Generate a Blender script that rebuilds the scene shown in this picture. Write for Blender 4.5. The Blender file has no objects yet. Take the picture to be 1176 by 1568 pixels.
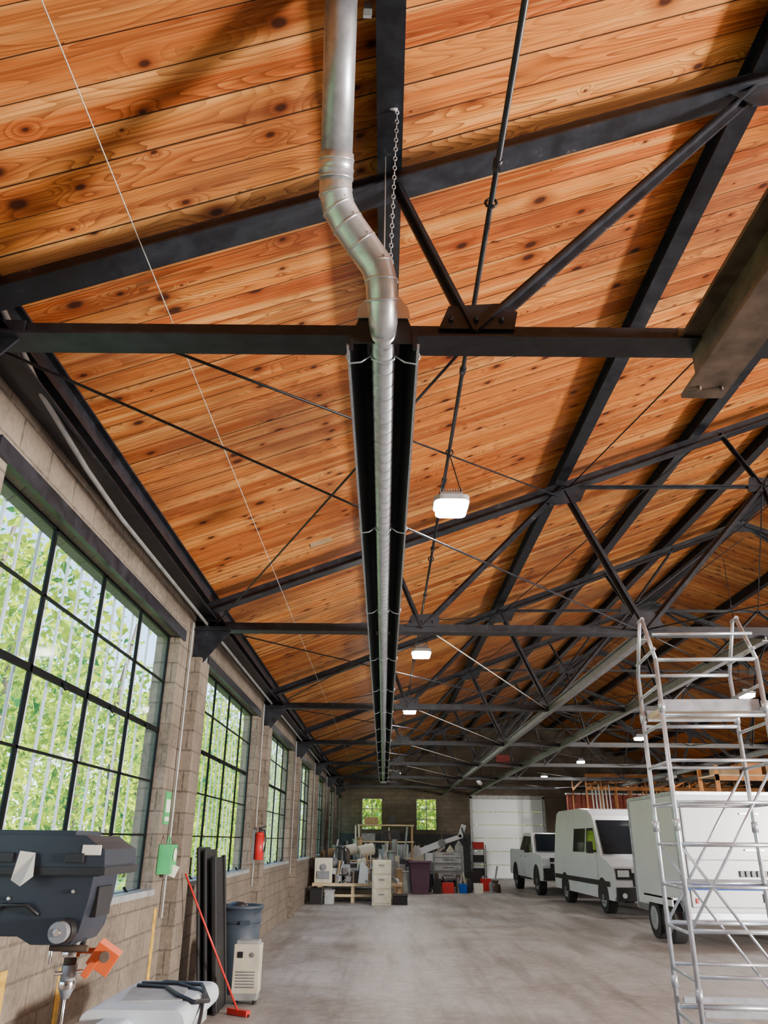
import bpy, math, random, bmesh
import numpy as np
from mathutils import Vector, Matrix, Euler
random.seed(7); rng=np.random.default_rng(5)
E=1.6
# ---------------------------------------------------------------- materials
def newmat(name):
    m=bpy.data.materials.new(name); m.use_nodes=True
    nt=m.node_tree; b=nt.nodes['Principled BSDF']; return m,nt,b
def nd(nt,t,ins=None,**p):
    n=nt.nodes.new(t)
    for k,v in p.items(): setattr(n,k,v)
    if ins:
        for k,v in ins.items():
            s=n.inputs[k]
            if isinstance(v,bpy.types.NodeSocket): nt.links.new(v,s)
            else: s.default_value=v
    return n
def mth(nt,op,a,b=None,c=None):
    n=nt.nodes.new('ShaderNodeMath'); n.operation=op
    for i,v in enumerate((a,b,c)):
        if v is None: continue
        if isinstance(v,bpy.types.NodeSocket): nt.links.new(v,n.inputs[i])
        else: n.inputs[i].default_value=v
    return n.outputs[0]
def mixc(nt,f,a,b,blend='MIX'):
    n=nt.nodes.new('ShaderNodeMix'); n.data_type='RGBA'; n.blend_type=blend
    for s,v in ((n.inputs[0],f),(n.inputs[6],a),(n.inputs[7],b)):
        if isinstance(v,bpy.types.NodeSocket): nt.links.new(v,s)
        else: s.default_value=v if not isinstance(v,tuple) else (*v[:3],1)
    return n.outputs[2]
def mrange(nt,v,a,b,c,d):
    n=nt.nodes.new('ShaderNodeMapRange'); nt.links.new(v,n.inputs[0])
    for i,x in enumerate((a,b,c,d)): n.inputs[i+1].default_value=x
    return n.outputs[0]
def simple(name,col,rough=.5,metal=0,var=.25,scale=6,bump=0,emit=None,es=0,spec=.5):
    m,nt,b=newmat(name)
    tc=nd(nt,'ShaderNodeTexCoord')
    no=nd(nt,'ShaderNodeTexNoise',{'Vector':tc.outputs['Object'],'Scale':scale,'Detail':4.0})
    dark=tuple(c*(1-var) for c in col); lite=tuple(min(1,c*(1+var)) for c in col)
    f=mrange(nt,no.outputs[0],.3,.7,0,1)
    nt.links.new(mixc(nt,f,dark,lite),b.inputs['Base Color'])
    b.inputs['Roughness'].default_value=rough; b.inputs['Metallic'].default_value=metal
    b.inputs['Specular IOR Level'].default_value=spec
    if bump:
        bp=nd(nt,'ShaderNodeBump',{'Height':no.outputs[0],'Strength':bump}); nt.links.new(bp.outputs[0],b.inputs['Normal'])
    if emit:
        b.inputs['Emission Color'].default_value=(*emit,1); b.inputs['Emission Strength'].default_value=es
    return m
PW=.195
def wood_deck():
    m,nt,b=newmat('wood_deck')
    tc=nd(nt,'ShaderNodeTexCoord'); sp=nd(nt,'ShaderNodeSeparateXYZ',{0:tc.outputs['Object']})
    x,y=sp.outputs[0],sp.outputs[1]
    py=mth(nt,'DIVIDE',y,PW); pid=mth(nt,'FLOOR',py); fr=mth(nt,'FRACT',py)
    def wnoise(o): return nd(nt,'ShaderNodeTexWhiteNoise',{'W':mth(nt,'ADD',pid,o)},noise_dimensions='1D').outputs[0]
    r=wnoise(0.0); r2=wnoise(71.3); r3=wnoise(133.7)
    gx=mth(nt,'ADD',x,mth(nt,'MULTIPLY',r,47.0))
    kv=nd(nt,'ShaderNodeCombineXYZ',{0:mth(nt,'ADD',mth(nt,'MULTIPLY',x,.8),mth(nt,'MULTIPLY',pid,3.7)),1:mth(nt,'MULTIPLY',y,1.15),2:0.0})
    vo=nd(nt,'ShaderNodeTexVoronoi',{'Vector':kv.outputs[0],'Scale':2.7},voronoi_dimensions='2D')
    d=vo.outputs['Distance']; sc=nd(nt,'ShaderNodeSeparateColor',{0:vo.outputs['Color']})
    siz=mrange(nt,mth(nt,'POWER',sc.outputs[0],1.4),0,1,.012,.135)
    kn=mrange(nt,mth(nt,'DIVIDE',d,siz),.5,1.0,1,0)
    kh=mrange(nt,mth(nt,'DIVIDE',d,siz),1.0,2.4,.7,0)
    halo=mrange(nt,mth(nt,'DIVIDE',d,siz),0,4.5,.10,0)
    gv=nd(nt,'ShaderNodeCombineXYZ',{0:mth(nt,'MULTIPLY',gx,.5),1:mth(nt,'MULTIPLY',y,4.8),2:mth(nt,'MULTIPLY',r,17.0)})
    n1=nd(nt,'ShaderNodeTexNoise',{'Vector':gv.outputs[0],'Scale':1.0,'Detail':2.5,'Roughness':.3})
    nn=mth(nt,'ADD',n1.outputs[0],halo)
    saw=mth(nt,'FRACT',mth(nt,'MULTIPLY',nn,27.0))
    ring=mth(nt,'POWER',saw,2.6)
    mk=nd(nt,'ShaderNodeTexNoise',{'Vector':gv.outputs[0],'Scale':.6,'Detail':1.0})
    ring=mth(nt,'MULTIPLY',ring,mrange(nt,mk.outputs[0],.35,.58,.3,1))
    fv=nd(nt,'ShaderNodeCombineXYZ',{0:mth(nt,'MULTIPLY',gx,1.0),1:mth(nt,'MULTIPLY',y,60.0),2:0.0})
    fine=nd(nt,'ShaderNodeTexNoise',{'Vector':fv.outputs[0],'Scale':1.4,'Detail':4.0,'Roughness':.6})
    sv=nd(nt,'ShaderNodeCombineXYZ',{0:mth(nt,'MULTIPLY',gx,.3),1:mth(nt,'MULTIPLY',y,8.0),2:mth(nt,'MULTIPLY',r,5.0)})
    streak=nd(nt,'ShaderNodeTexNoise',{'Vector':sv.outputs[0],'Scale':1.3,'Detail':3.0})
    A=(.62,.215,.038); C=(.39,.085,.013); L=(.82,.42,.125)
    col=mixc(nt,r,C,A)
    col=mixc(nt,mrange(nt,r2,.75,1,0,.65),col,L)
    col=mixc(nt,mrange(nt,streak.outputs[0],.53,.68,0,.7),col,L)
    col=mixc(nt,mrange(nt,streak.outputs[0],.46,.32,0,.7),col,(.18,.034,.008))
    col=mixc(nt,mrange(nt,fine.outputs[0],.5,.72,0,.42),col,L)
    col=mixc(nt,mrange(nt,fine.outputs[0],.5,.28,0,.5),col,(.17,.038,.009))
    col=mixc(nt,mth(nt,'MULTIPLY',ring,.78),col,(.13,.023,.005))
    col=mixc(nt,mrange(nt,r3,.3,0,0,.45),col,(.13,.03,.01))
    st=nd(nt,'ShaderNodeTexNoise',{'Vector':tc.outputs['Object'],'Scale':.55,'Detail':4.0,'Roughness':.6})
    col=mixc(nt,mrange(nt,st.outputs[0],.52,.68,0,.58),col,(.12,.048,.028))
    col=mixc(nt,mth(nt,'MULTIPLY',kh,.85),col,(.17,.03,.008))
    col=mixc(nt,mth(nt,'MULTIPLY',kn,.94),col,(.035,.008,.004))
    g=mth(nt,'MINIMUM',fr,mth(nt,'SUBTRACT',1.0,fr))
    gw=mrange(nt,mth(nt,'POWER',r2,3.0),0,1,.011,.05)
    gr=mth(nt,'LESS_THAN',g,gw)
    col=mixc(nt,mth(nt,'MULTIPLY',gr,.94),col,(.012,.005,.003))
    nt.links.new(col,b.inputs['Base Color']); b.inputs['Roughness'].default_value=.52
    b.inputs['Specular IOR Level'].default_value=.22
    bp=nd(nt,'ShaderNodeBump',{'Height':mth(nt,'SUBTRACT',mth(nt,'MULTIPLY',ring,.15),gr),'Strength':.5,'Distance':.006})
    nt.links.new(bp.outputs[0],b.inputs['Normal'])
    return m
def block(name,axis,lo,hi,band=None):
    m,nt,b=newmat(name)
    tc=nd(nt,'ShaderNodeTexCoord'); sp=nd(nt,'ShaderNodeSeparateXYZ',{0:tc.outputs['Object']})
    h=sp.outputs[1] if axis=='y' else sp.outputs[0]
    if axis=='y': h=mth(nt,'ADD',h,sp.outputs[0])
    cv=nd(nt,'ShaderNodeCombineXYZ',{0:h,1:sp.outputs[2],2:0.0})
    br=nd(nt,'ShaderNodeTexBrick',{'Vector':cv.outputs[0],'Color1':(*lo,1),'Color2':(*hi,1),'Mortar':(*[c*.38 for c in lo],1),'Scale':1.0,'Mortar Size':.009,'Brick Width':.41,'Row Height':.205,'Mortar Smooth':.3})
    no=nd(nt,'ShaderNodeTexNoise',{'Vector':tc.outputs['Object'],'Scale':1.4,'Detail':6.0,'Roughness':.65})
    col=mixc(nt,mrange(nt,no.outputs[0],.35,.65,0,.85),br.outputs[0],tuple(c*.4 for c in lo))
    n2=nd(nt,'ShaderNodeTexNoise',{'Vector':tc.outputs['Object'],'Scale':30.0,'Detail':4.0})
    col=mixc(nt,mrange(nt,n2.outputs[0],.3,.7,0,.35),col,tuple(min(1,c*1.5) for c in hi))
    if band:
        z0,bc=band
        col=mixc(nt,mth(nt,'LESS_THAN',sp.outputs[2],z0),col,mixc(nt,.75,col,bc))
    nt.links.new(col,b.inputs['Base Color']); b.inputs['Roughness'].default_value=.85
    bp=nd(nt,'ShaderNodeBump',{'Height':mth(nt,'ADD',mth(nt,'MULTIPLY',br.outputs['Fac'],-1.0),mth(nt,'MULTIPLY',n2.outputs[0],.5)),'Strength':.6,'Distance':.01})
    nt.links.new(bp.outputs[0],b.inputs['Normal'])
    return m
def concrete():
    m,nt,b=newmat('concrete_floor')
    tc=nd(nt,'ShaderNodeTexCoord')
    n1=nd(nt,'ShaderNodeTexNoise',{'Vector':tc.outputs['Object'],'Scale':.6,'Detail':7.0,'Roughness':.7})
    n2=nd(nt,'ShaderNodeTexNoise',{'Vector':tc.outputs['Object'],'Scale':7.0,'Detail':8.0,'Roughness':.75})
    mp=nd(nt,'ShaderNodeMapping',{'Vector':tc.outputs['Object'],'Scale':(2.6,.22,1)})
    n3=nd(nt,'ShaderNodeTexNoise',{'Vector':mp.outputs[0],'Scale':1.0,'Detail':6.0,'Roughness':.65})
    col=mixc(nt,mrange(nt,n1.outputs[0],.35,.65,0,1),(.22,.185,.16),(.41,.415,.43))
    col=mixc(nt,mrange(nt,n2.outputs[0],.45,.7,0,.7),col,(.52,.50,.49))
    col=mixc(nt,mrange(nt,n3.outputs[0],.48,.68,0,.72),col,(.15,.13,.115))
    nt.links.new(col,b.inputs['Base Color']); 
    nt.links.new(mrange(nt,n1.outputs[0],.3,.7,.36,.65),b.inputs['Roughness'])
    bp=nd(nt,'ShaderNodeBump',{'Height':n2.outputs[0],'Strength':.25,'Distance':.01}); nt.links.new(bp.outputs[0],b.inputs['Normal'])
    return m
def steel_dark():
    m,nt,b=newmat('black_painted_steel')
    tc=nd(nt,'ShaderNodeTexCoord')
    n=nd(nt,'ShaderNodeTexNoise',{'Vector':tc.outputs['Object'],'Scale':7.0,'Detail':6.0,'Roughness':.7})
    col=mixc(nt,mrange(nt,n.outputs[0],.4,.62,0,1),(.006,.007,.011),(.018,.021,.030))
    col=mixc(nt,mrange(nt,n.outputs[0],.64,.72,0,.7),col,(.13,.10,.08))
    nt.links.new(col,b.inputs['Base Color']); b.inputs['Roughness'].default_value=.42; b.inputs['Specular IOR Level'].default_value=.4
    return m
def glassmat():
    m=bpy.data.materials.new('window_glass'); m.use_nodes=True; nt=m.node_tree; nt.nodes.clear()
    o=nt.nodes.new('ShaderNodeOutputMaterial'); t=nt.nodes.new('ShaderNodeBsdfTransparent'); g=nt.nodes.new('ShaderNodeBsdfGlossy')
    t.inputs[0].default_value=(.96,.99,1,1)
    g.inputs['Roughness'].default_value=.08
    tl=nd(nt,'ShaderNodeBsdfTranslucent',{0:(.85,.95,1,1)}); mx0=nd(nt,'ShaderNodeMixShader',{0:.025})
    nt.links.new(t.outputs[0],mx0.inputs[1]); nt.links.new(tl.outputs[0],mx0.inputs[2])
    tc=nd(nt,'ShaderNodeTexCoord'); n=nd(nt,'ShaderNodeTexNoise',{'Vector':tc.outputs['Object'],'Scale':3.0})
    mx=nt.nodes.new('ShaderNodeMixShader'); nt.links.new(mrange(nt,n.outputs[0],.3,.7,.02,.05),mx.inputs[0])
    nt.links.new(mx0.outputs[0],mx.inputs[1]); nt.links.new(g.outputs[0],mx.inputs[2]); nt.links.new(mx.outputs[0],o.inputs[0]); return m
def leafmat():
    m=bpy.data.materials.new('leaves'); m.use_nodes=True; nt=m.node_tree; nt.nodes.clear()
    o=nt.nodes.new('ShaderNodeOutputMaterial')
    tc=nd(nt,'ShaderNodeTexCoord'); n=nd(nt,'ShaderNodeTexNoise',{'Vector':tc.outputs['Object'],'Scale':.7,'Detail':7.0,'Roughness':.8})
    col=mixc(nt,mrange(nt,n.outputs[0],.40,.60,0,1),(.02,.15,.04),(.62,.70,.012))
    d=nd(nt,'ShaderNodeBsdfDiffuse',{0:col}); t=nd(nt,'ShaderNodeBsdfTranslucent',{0:col})
    mx=nd(nt,'ShaderNodeMixShader',{0:.5}); nt.links.new(d.outputs[0],mx.inputs[1]); nt.links.new(t.outputs[0],mx.inputs[2]); nt.links.new(mx.outputs[0],o.inputs[0]); return m
M={}
M['deck']=wood_deck(); M['steel']=steel_dark(); M['floor']=concrete(); M['glass']=glassmat(); M['leaf']=leafmat()
M['wl']=block('block_wall_left','y',(.15,.122,.096),(.21,.172,.138))
M['wb']=block('block_wall_back','x',(.13,.10,.075),(.18,.14,.11),(1.95,(.03,.04,.06)))
M['galv']=simple('galvanized_steel',(.58,.62,.68),.33,.75,.15,18)
M['galvd']=simple('aluminized_tube',(.40,.43,.48),.38,.65,.2,20)
M['refl']=simple('reflector_dark',(.028,.03,.036),.4,.6,.2,6)
M['lip']=simple('reflector_lip',(.6,.62,.66),.3,.9,.1)
M['alu']=simple('aluminium',(.46,.50,.58),.35,.6,.2,10)
M['white']=simple('white_paint',(.70,.74,.80),.28,0,.04,1.5)
M['offw']=simple('beige_paint',(.55,.52,.42),.5,0,.12)
M['grey']=simple('grey_metal',(.22,.23,.25),.45,.4,.2)
M['greyw']=simple('pale_grey_paint',(.34,.36,.37),.5,.2,.25)
M['rust']=simple('rusty_brown_steel',(.10,.07,.052),.6,.3,.5,9)
M['blk']=simple('black_plastic',(.012,.012,.014),.4,0,.2)
M['sash']=simple('sash_black_steel',(.004,.005,.006),.6,0,.2,spec=.15)
M['tyre']=simple('tyre_rubber',(.018,.018,.019),.8,0,.2)
M['carglass']=simple('tinted_glass',(.012,.016,.022),.06,0,.1)
M['navy']=simple('navy_machine_paint',(.022,.028,.042),.36,.2,.15)
M['binc']=simple('bin_plastic',(.05,.07,.10),.5,0,.1)
M['red']=simple('red_paint',(.55,.02,.02),.35,0,.15)
M['orange']=simple('orange_plastic',(.60,.10,.022),.4,0,.1)
M['green']=simple('green_plastic',(.05,.38,.12),.4,0,.2)
M['yellow']=simple('yellow_paint',(.50,.30,.04),.7,0,.4,14)
M['lumber']=simple('lumber',(.50,.20,.06),.7,0,.3,3)
M['ply']=simple('pale_plywood',(.52,.40,.25),.7,0,.2,3)
M['card']=simple('cardboard',(.36,.24,.13),.8,0,.2)
M['purple']=simple('plum_plastic',(.10,.045,.085),.6,0,.15)
M['blue']=simple('blue_paint',(.01,.09,.45),.6,0,.1,spec=.2)
M['paper']=simple('paper',(.72,.70,.62),.8,0,.06)
M['tarp']=simple('white_vinyl',(.50,.57,.64),.4,0,.08)
M['brick']=simple('dark_red_brick',(.22,.05,.035),.8,0,.3,5)
M['chrome']=simple('chrome',(.7,.7,.72),.15,1,.05)
M['lens']=simple('lamp_lens',(1,1,1),.4,0,0,1,0,(1,.97,.9),110)
M['head']=simple('headlight',(.7,.75,.8),.1,0,.1)
M['grass']=simple('grass_ground',(.13,.24,.06),.9,0,.4,2)
M['wire']=simple('pale_wire',(.7,.68,.62),.5,.3,.1)
# ---------------------------------------------------------------- mesh builder
class B:
    def __init__(s,name): s.n=name; s.v=[]; s.f=[]; s.m=[]; s.s=[]; s.mats=[]
    def mi(s,m):
        m=M[m] if isinstance(m,str) else m
        if m not in s.mats: s.mats.append(m)
        return s.mats.index(m)
    def add(s,vs,fs,m,sm=False):
        o=len(s.v); s.v+= [tuple(v) for v in vs]; i=s.mi(m)
        for k,f in enumerate(fs):
            s.f.append([a+o for a in f]); s.m.append(i); s.s.append(sm if isinstance(sm,bool) else sm[k])
    def box(s,c,sz,m,rot=None):
        R=Euler(rot).to_matrix() if rot is not None and not isinstance(rot,Matrix) else (rot or Matrix.Identity(3))
        c=Vector(c); vs=[c+R@Vector((a*sz[0]/2,b*sz[1]/2,d*sz[2]/2)) for a in(-1,1) for b in(-1,1) for d in(-1,1)]
        s.add(vs,[(0,1,3,2),(4,6,7,5),(0,4,5,1),(2,3,7,6),(0,2,6,4),(1,5,7,3)],m)
    def bb(s,x0,x1,y0,y1,z0,z1,m): s.box(((x0+x1)/2,(y0+y1)/2,(z0+z1)/2),(x1-x0,y1-y0,z1-z0),m)
    def frame(s,p,q,up=(0,0,1)):
        p,q=Vector(p),Vector(q); d=(q-p).normalized(); u=Vector(up)
        if abs(d.dot(u))>.99: u=Vector((0,1,0))
        r=d.cross(u).normalized(); u=r.cross(d).normalized(); return p,q,d,r,u
    def beam(s,p,q,w,h,m,up=(0,0,1),ow=0,oh=0):
        p,q,d,r,u=s.frame(p,q,up); c=(p+q)/2+r*ow+u*oh
        R=Matrix((r,d,u)).transposed(); s.box(c,(w,(q-p).length,h),m,R)
    def ibeam(s,p,q,w,h,m,t=.014):
        s.beam(p,q,w,t,m,oh=h/2-t/2); s.beam(p,q,w,t,m,oh=-h/2+t/2); s.beam(p,q,t,h-2*t,m)
    def tee(s,p,q,w,h,m,t=.012,flip=1):
        s.beam(p,q,w,t,m,oh=-flip*h/2); s.beam(p,q,t*2.2,h,m)
    def cyl(s,p,q,r,m,r2=None,n=14,caps=True):
        p,q,d,a,u=s.frame(p,q); r2=r if r2 is None else r2
        vs=[]
        for i in range(n):
            t=2*math.pi*i/n; e=a*math.cos(t)+u*math.sin(t); vs+= [p+e*r,q+e*r2]
        fs=[(2*i,2*((i+1)%n),2*((i+1)%n)+1,2*i+1) for i in range(n)]; sm=[True]*n
        if caps: fs+=[[2*i for i in range(n)][::-1],[2*i+1 for i in range(n)]]; sm+=[False,False]
        s.add(vs,fs,m,sm)
    def tube(s,pts,r,m,n=8,rs=None):
        pts=[Vector(p) for p in pts]; N=len(pts); vs=[]; up=Vector((.13,.31,.94))
        for i,p in enumerate(pts):
            d=(pts[min(i+1,N-1)]-pts[max(i-1,0)]).normalized()
            a=d.cross(up); 
            if a.length<.05: a=d.cross(Vector((1,0,0)))
            a.normalize(); u=a.cross(d).normalized(); up=u
            rr=rs[i] if rs else r
            for k in range(n):
                t=2*math.pi*k/n; vs.append(p+(a*math.cos(t)+u*math.sin(t))*rr)
        fs=[(i*n+k,i*n+(k+1)%n,(i+1)*n+(k+1)%n,(i+1)*n+k) for i in range(N-1) for k in range(n)]; sm=[True]*len(fs)
        fs+=[list(range(n))[::-1],[(N-1)*n+k for k in range(n)]]; sm+=[False,False]
        s.add(vs,fs,m,sm)
    def extr(s,pts,d,m):
        n=len(pts); d=Vector(d); vs=[Vector(p) for p in pts]+[Vector(p)+d for p in pts]
        s.add(vs,[list(range(n))[::-1],[n+i for i in range(n)]]+[(i,(i+1)%n,n+(i+1)%n,n+i) for i in range(n)],m)
    def sphere(s,c,r,m,n=12,h=8,sc=(1,1,1)):
        vs=[];c=Vector(c)
        for j in range(h+1):
            ph=math.pi*j/h
            for i in range(n):
                t=2*math.pi*i/n; vs.append(c+Vector((r*sc[0]*math.sin(ph)*math.cos(t),r*sc[1]*math.sin(ph)*math.sin(t),r*sc[2]*math.cos(ph))))
        s.add(vs,[(j*n+i,(j+1)*n+i,(j+1)*n+(i+1)%n,j*n+(i+1)%n) for j in range(h) for i in range(n)],m,True)
    def torus(s,c,R,r,m,rot=(0,0,0),n=16,k=6,sc=1):
        Rm=Euler(rot).to_matrix(); c=Vector(c); vs=[]
        for i in range(n):
            t=2*math.pi*i/n
            for j in range(k):
                q=2*math.pi*j/k; vs.append(c+Rm@Vector(((R+r*math.cos(q))*math.cos(t),(R+r*math.cos(q))*math.sin(t)*sc,r*math.sin(q))))
        s.add(vs,[(i*k+j,((i+1)%n)*k+j,((i+1)%n)*k+(j+1)%k,i*k+(j+1)%k) for i in range(n) for j in range(k)],m,True)
    def build(s,bevel=0,loc=None,rotz=0):
        me=bpy.data.meshes.new(s.n); me.from_pydata(s.v,[],s.f); 
        for m in s.mats: me.materials.append(m)
        me.polygons.foreach_set('material_index',s.m); me.polygons.foreach_set('use_smooth',s.s); me.update()
        o=bpy.data.objects.new(s.n,me); bpy.context.scene.collection.objects.link(o)
        bm=bmesh.new(); bm.from_mesh(me); bmesh.ops.recalc_face_normals(bm,faces=bm.faces); bm.to_mesh(me); bm.free()
        if loc: o.location=loc
        o.rotation_euler[2]=rotz
        if bevel:
            bv=o.modifiers.new('bevel','BEVEL'); bv.width=bevel; bv.segments=2; bv.limit_method='ANGLE'; bv.angle_limit=math.radians(40)
        return o
def V(x,y,z): return Vector((x,y,z))
# ---------------------------------------------------------------- shell
XL=-2.15; XR=16.2; YB=41.0; YF=-6.0; RX=7.0; SL=.375
ya=YF+.01; yb=YB-.01
TR=[3.05+5.5*k for k in range(-1,7)]
def zt(x): return 4.80+SL*(x if x<=RX else 2*RX-x)
def zd(x): return zt(x)+.29
b=B('floor'); b.bb(XL-.3,XR+.3,YF-.3,YB+.3,-.2,0,'floor'); b.build()
b=B('exterior_ground'); b.bb(-60,XL-.3,-30,110,-.4,-.25,'grass'); b.bb(XR+.3,50,-30,60,-.4,-.25,'floor'); b.build()
b=B('ceiling')
b.extr([(XL-.5,YF-.3,zd(XL-.5)),(RX,YF-.3,zd(RX)),(RX,YF-.3,zd(RX)+.1),(XL-.5,YF-.3,zd(XL-.5)+.1)],(0,YB-YF+.6,0),'deck')
b.extr([(RX,YF-.3,zd(RX)),(XR+.5,YF-.3,zd(XR+.5)),(XR+.5,YF-.3,zd(XR+.5)+.1),(RX,YF-.3,zd(RX)+.1)],(0,YB-YF+.6,0),'deck')
b.build()
WIN=[(t+.85,t+4.9) for t in TR]
SILL=1.15; HEAD=3.56
b=B('wall_left')
b.bb(XL-.25,XL,YF,YB,0,SILL,'wl'); b.bb(XL-.25,XL,YF,YB,HEAD,zd(XL)+.02,'wl')
edges=[YF]+[e for w in WIN for e in w]+[YB]
for i in range(0,len(edges),2): b.bb(XL-.25,XL,edges[i],edges[i+1],SILL,HEAD,'wl')
for t in TR: b.bb(XL,XL+.12,t-.1,t+.32,0,3.45,'wl')
b.build()
b=B('trim_1')
for w in WIN:
    b.bb(XL-.02,XL+.02,w[0]-.15,w[1]+.15,HEAD-.02,HEAD+.09,'steel')
    b.bb(XL-.25,XL+.03,w[0],w[1],SILL-.03,SILL+.02,'greyw')
b.build()
b=B('wall_paint_stripe')
for yy,z0,z1 in((8.12,.25,1.0),(5.0,.2,.9),(5.9,.2,.8)): b.bb(XL,XL+.004,yy,yy+.09,z0,z1,'yellow')
b.build()
b=B('wall_back')
WB=[(-1.08,-.08,2.12,3.55),(1.62,2.62,2.12,3.55)]; DR=(4.4,7.9,3.6)
def wb(x0,x1,z0,z1): b.bb(x0,x1,YB,YB+.25,z0,z1,'wb')
wb(XL-.25,-1.08,0,4.2); wb(-1.08,-.08,0,2.12); wb(-1.08,-.08,3.55,4.2); wb(-.08,1.62,0,4.2); wb(1.62,2.62,0,2.12); wb(1.62,2.62,3.55,4.2)
wb(2.62,4.4,0,4.2); wb(4.4,7.9,3.6,4.2); wb(7.9,XR,0,4.2)
b.extr([(XL-.25,YB,4.2),(XR,YB,4.2),(RX,YB,zd(RX)+.05)],(0,.25,0),'wb'); b.build()
b=B('wall_front'); b.bb(XL-.25,XR,YF-.25,YF,0,4.2,'wb'); b.extr([(XL-.25,YF-.25,4.2),(XR,YF-.25,4.2),(RX,YF-.25,zd(RX)+.05)],(0,.25,0),'wb'); b.build()
b=B('wall_right')
b.bb(XR,XR+.25,YF,-4,0,4.3,'wl'); b.bb(XR,XR+.25,1,YB,0,4.3,'wl'); b.bb(XR,XR+.25,-4,1,3.9,4.3,'wl'); b.build()
# ---------------------------------------------------------------- windows
for i,(y0,y1) in enumerate(WIN):
    b=B('window_%d'%(i+1)); X=XL-.12
    n=4; L=(y1-y0)
    for k in range(n+1):
        yy=y0+L*k/n; w=.034 if 0<k<n else .05
        b.bb(X-.012,X+.012,yy-w/2,yy+w/2,SILL,HEAD,'sash')
    rows=5
    for r in range(rows+1):
        zz=SILL+(HEAD-SILL)*r/rows; h=.045 if r in(0,3,5) else .016
        b.bb(X-.012,X+.012,y0,y1,zz-h/2,zz+h/2,'sash')
    for k in range(n):
        for zz in (SILL+(HEAD-SILL)*3/5+.0,SILL+.06): 
            b.cyl((X+.01,y0+L*(k+.5)/n,zz),(X+.05,y0+L*(k+.5)/n,zz-.05),.012,'sash',n=6)
    b.bb(X-.004,X,y0,y1,SILL,HEAD,'glass')
    m=int(L/.26)
    for k in range(1,m):
        yy=y0+L*k/m; b.bb(XL-.265,XL-.25,yy-.012,yy+.012,SILL-.05,HEAD+.05,'white')
    b.build()
for i,(x0,x1,z0,z1) in enumerate(WB):
    b=B('window_%d'%(i+9))
    for xx in(x0,(x0+x1)/2,x1): b.bb(xx-.025,xx+.025,YB+.05,YB+.1,z0,z1,'greyw')
    for zz in(z0,z0+.48,z0+.95,z1): b.bb(x0,x1,YB+.05,YB+.1,zz-.02,zz+.02,'greyw')
    b.bb(x0,x1,YB+.07,YB+.075,z0,z1,'glass'); b.build()
b=B('door_1')
for k in range(6):
    z0=k*.6; b.bb(DR[0]+.01,DR[1]-.01,YB+.02,YB+.07,z0+.01,z0+.595,'white')
    b.bb(DR[0]+.01,DR[1]-.01,YB+.005,YB+.03,z0+.57,z0+.59,'greyw')
    for j in range(4): xx=DR[0]+.05+j*(DR[1]-DR[0]-.1)/3; b.bb(xx-.02,xx+.02,YB+.008,YB+.03,z0+.02,z0+.58,'white')
b.build()
b=B('trim_2'); 
b.bb(DR[0]-.12,DR[0],YB-.03,YB+.02,0,3.7,'greyw'); b.bb(DR[1],DR[1]+.12,YB-.03,YB+.02,0,3.7,'greyw'); b.bb(DR[0]-.12,DR[1]+.12,YB-.03,YB+.02,3.6,3.75,'greyw'); b.build()
# ---------------------------------------------------------------- trusses
ZC=3.82
def mir(x): return 2*RX-x
for i,t in enumerate(TR):
    b=B('roof_truss')
    b.tee((XL,t,ZC),(XR,t,ZC),.16,.10,'steel'); 
    b.tee((XL,t,zt(XL)),(RX,t,zt(RX)),.16,.12,'steel'); b.tee((XR,t,zt(XR)),(RX,t,zt(RX)),.16,.12,'steel')
    def web(p,q,w=.06): 
        b.beam((p[0],t,p[1]),(q[0],t,q[1]),.02,w,'steel'); b.beam((p[0],t-.03,p[1]),(q[0],t-.03,q[1]),.045,.012,'steel')
    for f in((lambda x:x),mir):
        web((f(.02),zt(.02)),(f(.41),ZC)); web((f(.41),ZC),(f(2.15),zt(2.15)),.075); web((f(2.15),zt(2.15)),(f(2.95),ZC),.10)
        web((f(2.95),ZC),(f(4.6),5.64),.08); web((f(4.6),5.64),(f(7),zt(7)),.08); web((f(2.15),zt(2.15)),(f(4.6),5.64),.05)
        web((f(4.6),5.64),(f(4.2),zt(4.2))); web((f(4.6),5.64),(f(5.6),zt(5.6)),.05); web((f(4.6),5.64),(f(5.0),ZC),.05); web((f(5.0),ZC),(f(7),5.64),.05)
        web((f(4.6),5.64),(f(7),5.64),.05)
        def gus(pts): 
            b.extr([(f(px),t-.035,pz) for px,pz in pts],(0,.012,0),'steel')
        gus([(.24,ZC+.02),(.60,ZC+.02),(.62,ZC+.12),(.54,ZC+.17),(.29,ZC+.15)])
        for xx in(.3,.42,.54): b.sphere((f(xx),t-.045,ZC+.07),.014,'steel',6,4)
        gus([(1.85,zt(1.85)-.02),(2.5,zt(2.5)-.02),(2.35,zt(2.15)-.2),(2.0,zt(2.0)-.2)])
        gus([(2.7,ZC),(3.2,ZC),(3.05,ZC+.22),(2.85,ZC+.22)])
        gus([(4.4,5.56),(4.8,5.56),(4.75,5.75),(4.45,5.75)])
        gus([(XL,ZC+.05),(XL+.42,ZC+.05),(XL+.42,ZC-.04),(XL+.12,ZC-.42),(XL,ZC-.42)])
        gus([(XL,ZC),(XL+.35,ZC),(XL+.15,zt(XL+.15)),(XL,zt(XL))])
    gus2=[(6.6,zt(6.6)-.03),(7.4,zt(6.6)-.03),(7,zt(7))]
    b.extr([(px,t-.035,pz) for px,pz in gus2],(0,.012,0),'steel')
    b.build()
b=B('roof_purlin')
PX=[.0,2.15,3.9,5.5]
for x in PX+[mir(x) for x in PX]+[6.93,7.07]:
    b.ibeam((x,ya,zt(x)+.185),(x,yb,zt(x)+.185),.13,.20,'steel')
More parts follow.
